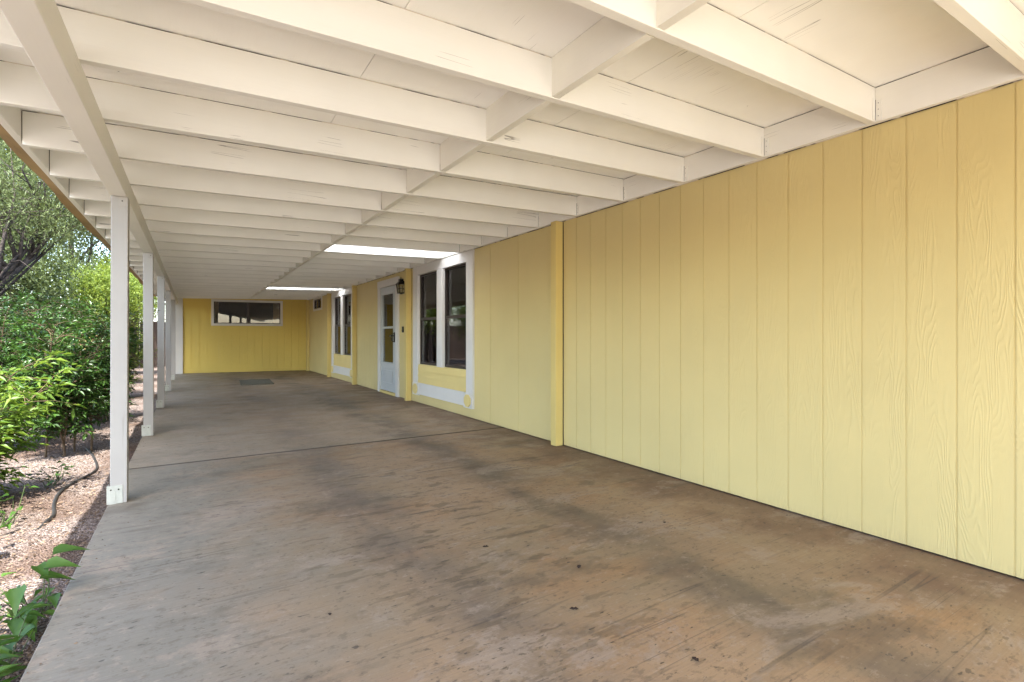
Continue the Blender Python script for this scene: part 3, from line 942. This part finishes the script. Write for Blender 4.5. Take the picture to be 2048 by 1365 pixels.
def nandina(base, hgt, rad, ncane, nspray, label, mat, leafL=0.055, group=None, spread=.10, low=0.25, name="nandina_shrub", berries=0, canes_r=0.008, per=17, bias=(0, 0)):
    z0 = float(gz(np.array(base[0]), np.array(base[1])))
    pl = empty(name, (base[0], base[1], z0), label, "shrub", group)
    m = MB()
    P = []; Dd = []; BP = []
    for c in range(ncane):
        a = random.uniform(0, 2 * math.pi)
        rr = rad * math.sqrt(random.uniform(0.02, 1)) * 0.75
        h = hgt * random.uniform(0.62, 1.0)
        bx, by = base[0] + random.uniform(-spread, spread), base[1] + random.uniform(-spread, spread)
        tx, ty = base[0] + math.cos(a) * rr + bias[0], base[1] + math.sin(a) * rr + bias[1]
        pts = []
        for i in range(7):
            s = i / 6
            e = s ** 1.5
            pts.append((bx + (tx - bx) * e + random.uniform(-.012, .012), by + (ty - by) * e + random.uniform(-.012, .012), z0 - .02 + h * s))
        m.tube(pts, [canes_r * (1.25 - s * 0.9) for s in np.linspace(0, 1, 7)], 6)
        for k in range(nspray):
            s = low + (1 - low) * random.random() ** 0.8
            i = min(int(s * 6), 5); f = s * 6 - i
            p = Vector(pts[i]).lerp(Vector(pts[i + 1]), f)
            d = Vector(rdir(1, -0.15, 0.75)[0])
            ln = random.uniform(0.16, 0.34) * (hgt / 1.4) ** 0.5
            q = p + d * ln + Vector((0, 0, -0.05 * ln))
            m.tube([p, p.lerp(q, .5) + Vector((0, 0, .02)), q], [0.0025, 0.002, 0.001], 4)
            for _ in range(per):
                u = random.uniform(0.25, 1.05)
                cpt = p.lerp(q, u)
                dd = d * 0.7 + Vector(rdir(1, -0.7, 0.6)[0]) * 0.9
                P.append(cpt + dd * random.uniform(0, 0.06)); Dd.append(dd)
    m.build("stem", M['cane'], pl)
    n = len(P)
    L = rng.uniform(.7, 1.25, n) * leafL
    leaves("foliage", mat, P, Dd, L, L * rng.uniform(.26, .38, n), pl, fold=.3, droop=.25)
    if berries:
        Q = []; E2 = []
        for b in range(berries):
            a = random.uniform(0, 6.28)
            cx, cy, cz = base[0] + bias[0] + rad * .6 * math.cos(a), base[1] + bias[1] + rad * .6 * math.sin(a), z0 + hgt * random.uniform(.6, .95)
            for _ in range(60):
                Q.append((cx + random.gauss(0, .05), cy + random.gauss(0, .05), cz + random.gauss(0, .03))); E2.append(rdir(1)[0])
        leaves("flower_head", M['berry'], Q, E2, 0.02, 0.012, pl)
    return pl

def tree(name, base, trunk_pts, r0, limbs, nclump, crown_c, crown_r, mat, label, leafL=(.05, .02), per=70, csz=.22, group=None, shape='ell', z0=None, flat=1.0):
    z0 = -0.12 if z0 is None else z0
    tr = empty(name, (base[0], base[1], z0), label, "tree", group)
    m = MB()
    n = len(trunk_pts)
    m.tube(trunk_pts, [r0 * (1 - .75 * i / (n - 1)) for i in range(n)], 9)
    ends = []
    cc = Vector(crown_c); cr = Vector(crown_r)
    for k in range(limbs):
        s = random.uniform(.3, 1.0)
        i = min(int(s * (n - 1)), n - 2)
        p = Vector(trunk_pts[i]).lerp(Vector(trunk_pts[i + 1]), s * (n - 1) - i)
        d = Vector(rdir(1, -.3, .8)[0])
        e = cc + Vector((d.x * cr.x, d.y * cr.y, d.z * cr.z)) * random.uniform(.55, .95)
        mid1 = p.lerp(e, .35) + Vector([random.gauss(0, .12) for _ in range(3)])
        mid2 = p.lerp(e, .7) + Vector([random.gauss(0, .12) for _ in range(3)])
        rb = r0 * .42 * (1.1 - .5 * s)
        m.tube([p, mid1, mid2, e], [rb, rb * .65, rb * .4, rb * .12], 7)
        ends.append((mid1, mid2, e))
        for _ in range(4):
            q = mid1.lerp(e, random.random())
            ee = q + Vector(rdir(1, -.3, .7)[0]) * random.uniform(.25, .6) * min(cr)
            m.tube([q, q.lerp(ee, .5) + Vector([random.gauss(0, .05) for _ in range(3)]), ee], [rb * .3, rb * .2, rb * .06], 5)
            ends.append((q, q.lerp(ee, .6), ee))
    m.build("trunk", M['bark'], tr, smooth=True)
    C = []
    for k in range(nclump):
        if ends and random.random() < .6:
            t3 = random.choice(ends)
            p = t3[random.choice((1, 2, 2))]
            C.append(np.array(p) + rng.normal(0, .12 * min(cr), 3))
        else:
            d = rdir(1, -.85, 1)[0] * random.uniform(.45, 1.0)
            C.append(np.array(cc) + d * np.array(cr))
    C = np.array(C)
    sz = rng.uniform(.6, 1.5, len(C)) * csz
    idx = np.repeat(np.arange(len(C)), per)
    off = rng.normal(0, 1, (len(idx), 3)); off /= np.linalg.norm(off, axis=1)[:, None]
    off *= (rng.random(len(idx)) ** .45)[:, None]
    P = C[idx] + off * sz[idx][:, None] * np.array([1, 1, flat])
    Dd = off * .8 + rng.normal(0, .5, off.shape) + np.array([0, 0, .15])
    L = rng.uniform(.7, 1.3, len(P)) * leafL[0]
    leaves("crown", mat, P, Dd, L, leafL[1] * rng.uniform(.7, 1.2, len(P)), tr, fold=.2)
    return tr

# foreground pale nandina, left edge
nandina((-1.42, 5.0), .94, .64, 18, 28, "bright lime green bamboo-leaved shrub in front, cut by the left edge", M['nand_l'], .075, low=.12, per=15)
nandina((-1.38, 4.25), .50, .42, 12, 20, "low leafy green shrub at the left edge, under the taller lime green one", M['nand_l'], .065, low=.1, per=14)
# dark row of nandina along the slab
G = "dark glossy shrubs in the row beside the porch"
nandina((-1.06, 6.62), 1.45, 0.56, 6, 60, "dark green cane shrub with bare reddish stems, left of the first post", M['nand_d'], .065, G, spread=.24, low=.26, berries=1, canes_r=.009)
nandina((-1.75, 7.2), 1.55, .62, 14, 30, "dark shaded shrub at the left edge behind the lime green shrub", M['nand_d'], .06, G, low=.15)
nandina((-1.32, 8.0), 1.62, .66, 13, 46, "tall dense green shrub directly behind the bare-stemmed one", M['nand_d'], .062, G, low=.12)
nandina((-1.10, 9.0), 1.66, .5, 14, 46, "glossy dense shrub seen between the first and second posts", M['nand_d'], .06, G, low=.05)
nandina((-1.9, 10.2), 1.8, .7, 14, 30, "tall dark shrub at the back of the row under the juniper", M['nand_d'], .06, G, low=.15)
nandina((-1.28, 12.0), 1.35, .55, 13, 34, "lighter green low shrub seen past the second post", M['lime'], .06, G, low=.1)
# yellow-green trees farther back
G2 = "yellow green trees behind the shrubs"
def ttrunk(x, y, h, lean=(0, 0)):
    return [(x + lean[0] * s + .05 * math.sin(s * 5), y + lean[1] * s + .05 * math.cos(s * 4), -0.15 + h * s) for s in np.linspace(0, 1, 7)]
tree("broadleaf_tree", (-2.2, 15.2), ttrunk(-2.2, 15.2, 2.2), .07, 9, 150, (-2.15, 15.2, 2.0), (1.0, 1.1, 1.15), M['lime'], "sunny yellow green tree left of the first post, behind the dark shrubs", (.07, .032), 80, .24, G2)
tree("broadleaf_tree", (-1.75, 19.0), ttrunk(-1.75, 19.0, 2.6), .08, 9, 150, (-1.75, 19.0, 2.3), (0.95, 1.1, 1.3), M['lime'], "yellow green tree seen between the first and second posts", (.08, .036), 80, .26, G2)
# juniper with dark bent limbs
jt = [(-2.75, 9.6, -.15), (-2.72, 9.65, .6), (-2.62, 9.75, 1.2), (-2.35, 9.95, 1.75), (-2.05, 10.25, 2.25), (-1.85, 10.5, 2.7), (-1.75, 10.6, 3.1)]
tree("juniper_tree", (-2.75, 9.6), jt, .085, 30, 270, (-2.25, 10.7, 3.2), (1.35, 1.6, 1.35), M['juni'], "grey green juniper with dark crooked limbs at the upper left under the eave", (.06, .011), 150, .19)
tree("juniper_tree", (-2.95, 6.2), [(-2.95, 6.2, -.15), (-2.9, 6.25, .8), (-2.75, 6.4, 1.7), (-2.5, 6.6, 2.6), (-2.3, 6.8, 3.4)], .09, 9, 110, (-2.0, 6.9, 3.75), (1.0, 1.7, .62), M['juni'], "juniper arching above the front shrubs, its shade falling on them", (.055, .009), 140, .25)
tree("broadleaf_tree", (-2.9, 13.4), ttrunk(-2.9, 13.4, 2.2), .06, 9, 230, (-2.85, 13.4, 1.95), (.95, 1.0, 1.45), M['olive'], "muted green bushy tree below the juniper, at the left edge", (.07, .03), 80, .24, G2)
# trees beyond
G3 = "olive trees far behind the yard"
far = [(-5.0, 17.5, 8.5, "tall grey olive tree at the left edge, behind the juniper limbs"),
       (-3.4, 22.0, 9.5, "tall olive tree behind the yellow green trees, showing above them"),
       (-2.2, 28.5, 7.0, "olive tree behind the dark fence, seen between the far posts"),
       (-6.8, 25.0, 11.0, "tallest olive tree far behind, at the left above the shrubs")]
for x, y, h, lab in far:
    tree("olive_tree", (x, y), ttrunk(x, y, h * .7), .14, 12, 330, (x, y, h * .52), (2.0, 2.0, h * .5), M['olive'], lab, (.11, .05), 90, .48, G3)
# fence far back
fn = empty("picket_fence", (-2.5, 24.5, -.12), "dark weathered board fence far back, seen between the far posts", "fence")
m = MB()
x = -7.0
while x < -0.45:
    m.box(x, x + .135, 24.5, 24.52, -.13, 1.66 + random.uniform(-.03, .03)); x += .146
m.build("board_panel", M['fence'], fn)
for x in (-6.9, -4.5, -2.1, -0.6):
    MB().box(x, x + .09, 24.521, 24.61, -.13, 1.6).build("post", M['fence'], fn)
# vine plants on the slab edge
def vine(base, spec, label, mat, size, stems=M['greenstem']):
    z0 = -.10
    pl = empty("vine_plant", (*base, z0), label, "plant", "leafy vines at the slab edge")
    m = MB(); P = []; Dd = []; L = []; U = []
    for (dx, dy, dz, ax, ay, az, ln) in spec:
        p = Vector((base[0] + dx, base[1] + dy, z0 + dz))
        b = Vector((base[0] + dx * .25, base[1] + dy * .25, z0 - .01))
        if random.random() < .4:
            m.tube([b, b.lerp(p, .4) + Vector((.02, 0, .01)), p], [.003, .0025, .0015], 5)
        P.append(p); Dd.append((ax, ay, az)); L.append(ln * size)
        U.append((random.gauss(0, .25), random.gauss(0, .25), 1))
    m.build("stem", stems, pl)
    L = np.array(L)
    leaves("foliage", mat, P, Dd, L, L * .60, pl, fold=.26, up=U, shape='leaf', droop=.22)
def rspec(n, rx, ry, zlo, zhi, lean=(0.3, 0, 0)):
    s = []
    for _ in range(n):
        d = rdir(1, -.3, .35)[0]
        s.append((random.uniform(-rx, rx), random.uniform(-ry, ry), random.uniform(zlo, zhi), d[0] + lean[0], d[1] + lean[1], d[2] + lean[2], random.uniform(.75, 1.2)))
    return s
vine((-.57, 2.80), [(.06, .10, .24, .9, .1, .12, 1.15), (.05, .02, .22, .9, -.15, .05, 1.1), (.04, -.02, .19, .95, .05, -.1, 1.05), (.02, .05, .22, .5, -.8, -.25, .9), (-.02, -.02, .17, .1, -1, -.55, 1.0),
                    (-.10, .05, .13, -.3, -.7, -.1, .5), (-.13, .16, .14, -.6, -.4, .1, .5), (-.12, .2, .15, .5, .4, .1, .5), (-.09, 0, .10, .1, -.8, -.2, .5), (-.06, .12, .12, .3, -.7, 0, .5), (.0, -.1, .08, .1, -.9, -.3, .9), (.02, -.14, .09, .5, -.7, -.2, .8)] + [(q[0] - .02, q[1], q[2], q[3], q[4], q[5], q[6] * .62) for q in rspec(26, .10, .16, .04, .15, (.2, -.4, -.1))],
     "broad dark vine leaves reaching over the slab edge", M['bean'], .112)
vine((-.60, 2.33), rspec(46, .11, .24, .05, .19, (.35, -.25, -.05)), "thick clump of vine leaves in the bottom left corner of the view", M['bean'], .078)
vine((-.93, 3.62), rspec(11, .06, .08, .16, .27, (.6, -.2, .0)), "small sprig of pale leaves on the gravel at the left edge", M['pale'], .085)
vine((-1.0, 4.35), rspec(26, .12, .3, .05, .18, (.3, -.1, 0)), "low green leaves trailing on the gravel beneath the lime green shrub", M['nand_d'], .06)
vine((-.95, 5.35), rspec(22, .10, .25, .03, .14, (.3, -.1, 0)), "small leafy runner on the gravel behind the hose", M['nand_d'], .055)

# drip hose
hp = [(-.82, 4.02), (-.80, 4.12), (-.785, 4.25), (-.785, 4.5), (-.835, 4.8), (-.85, 5.07), (-.81, 5.35), (-.76, 5.55), (-.735, 5.9), (-.80, 6.3), (-.95, 6.9)]
pts = []
for i in range(len(hp) - 1):
    for k in range(6):
        s = k / 6
        p0 = np.array(hp[max(i - 1, 0)]); p1 = np.array(hp[i]); p2 = np.array(hp[i + 1]); p3 = np.array(hp[min(i + 2, len(hp) - 1)])
        q = .5 * ((2 * p1) + (-p0 + p2) * s + (2 * p0 - 5 * p1 + 4 * p2 - p3) * s * s + (-p0 + 3 * p1 - 3 * p2 + p3) * s ** 3)
        pts.append((q[0], q[1], float(gz(q[0], q[1])) + .010 - .03 * max(0, 4.3 - q[1]) / .28))
m = MB(); m.tube(pts, .0105, 10)
o = m.build("irrigation_hose", M['hose'], origin=(-.8, 5, -.1), smooth=True)
tag(o, "black irrigation hose curving over the gravel beside the slab", "hose")

# teal ornament among the shrubs
orn = empty("garden_ornament", (-1.5, 5.75, -.1), "small teal and amber ornament on a thin stake among the shrubs", "ornament")
m = MB(); m.tube([(-1.5, 5.75, -.1), (-1.49, 5.74, .72)], .004, 6); m.build("stake", M['black'], orn)
m = MB(); m.tube([(-1.56, 5.74, .735), (-1.53, 5.74, .745), (-1.49, 5.74, .74), (-1.45, 5.74, .735), (-1.42, 5.74, .735)], [.006, .022, .028, .02, .004], 10); m.build("body", M['teal'], orn, smooth=True)
m = MB(); m.hexa([(-1.50, 5.72, .735), (-1.44, 5.72, .71), (-1.50, 5.73, .735), (-1.44, 5.73, .71), (-1.49, 5.72, .75), (-1.42, 5.72, .72), (-1.49, 5.73, .75), (-1.42, 5.73, .72)]); m.build("wing", M['amber'], orn)

# loose litter on the gravel
lit = empty("leaf_litter", (-.9, 5, -.1), None, None)
n = 14000
Y = 1.6 + rng.random(n) ** 1.6 * 11
X = -.50 - rng.random(n) ** 1.2 * (0.35 + .22 * Y)
P = np.stack([X, Y, gz(X, Y) + rng.uniform(.001, .012, n)], 1)
# a few bits blown over the slab edge and along the foot of the wall
k = 260
P[:k, 0] = -.45 + rng.random(k) ** 3 * .5; P[:k, 1] = 1.6 + rng.random(k) * 11; P[:k, 2] = .003
P[k:k + 90, 0] = 3.085 - rng.random(90) ** 2 * .12; P[k:k + 90, 1] = .6 + rng.random(90) * 11; P[k:k + 90, 2] = .003
a = rng.uniform(0, 6.28, n)
Dd = np.stack([np.cos(a), np.sin(a), rng.normal(0, .25, n)], 1)
L = rng.uniform(.010, .028, n); L[:350] *= .55; Dd[:350, 2] = .02
lo = leaves("leaf_litter", M['dryleaf'], P, Dd, L, L * .5, lit, fold=.2)
COL.objects.unlink(lit)
lo.parent = None
lo.location = (-.9, 5, -.1)
bpy.data.objects.remove(lit)
lo.name = "leaf_litter"
tag(lo, "dry brown leaf litter scattered over the pink gravel", "leaf litter", kind="stuff")
# dry leaves blown onto the slab
for i, (x, y, s) in enumerate([(1.285, 2.265, .022), (1.29, 1.555, .024), (1.515, 1.83, .022), (1.42, 1.12, .02), (2.32, 2.02, .018), (0.45, 2.05, .014)]):
    a = random.uniform(0, 6.28)
    m = MB()
    n = 7
    pr = [(0, 0), (.3, .28), (.45, .18), (.62, .34), (1, 0), (.7, -.25), (.5, -.14), (.3, -.3)]
    vs = []
    for (u, v) in pr:
        vs.append((x + s * 1.5 * (u * math.cos(a) - v * math.sin(a)), y + s * 1.5 * (u * math.sin(a) + v * math.cos(a)), .003 + .35 * s * abs(v) + .1 * s * u))
    vs2 = [(p[0], p[1], p[2] + .0012) for p in vs]
    k = len(pr)
    m.add(vs + vs2, [tuple(range(k - 1, -1, -1)), tuple(range(k, 2 * k))] + [(j, (j + 1) % k, k + (j + 1) % k, k + j) for j in range(k)])
    o = m.build("dead_leaf", M['deadleaf'], origin=(x, y, .0))
    tag(o, "small curled dark dead leaf lying on the concrete slab", "leaf", "dead leaves on the slab")
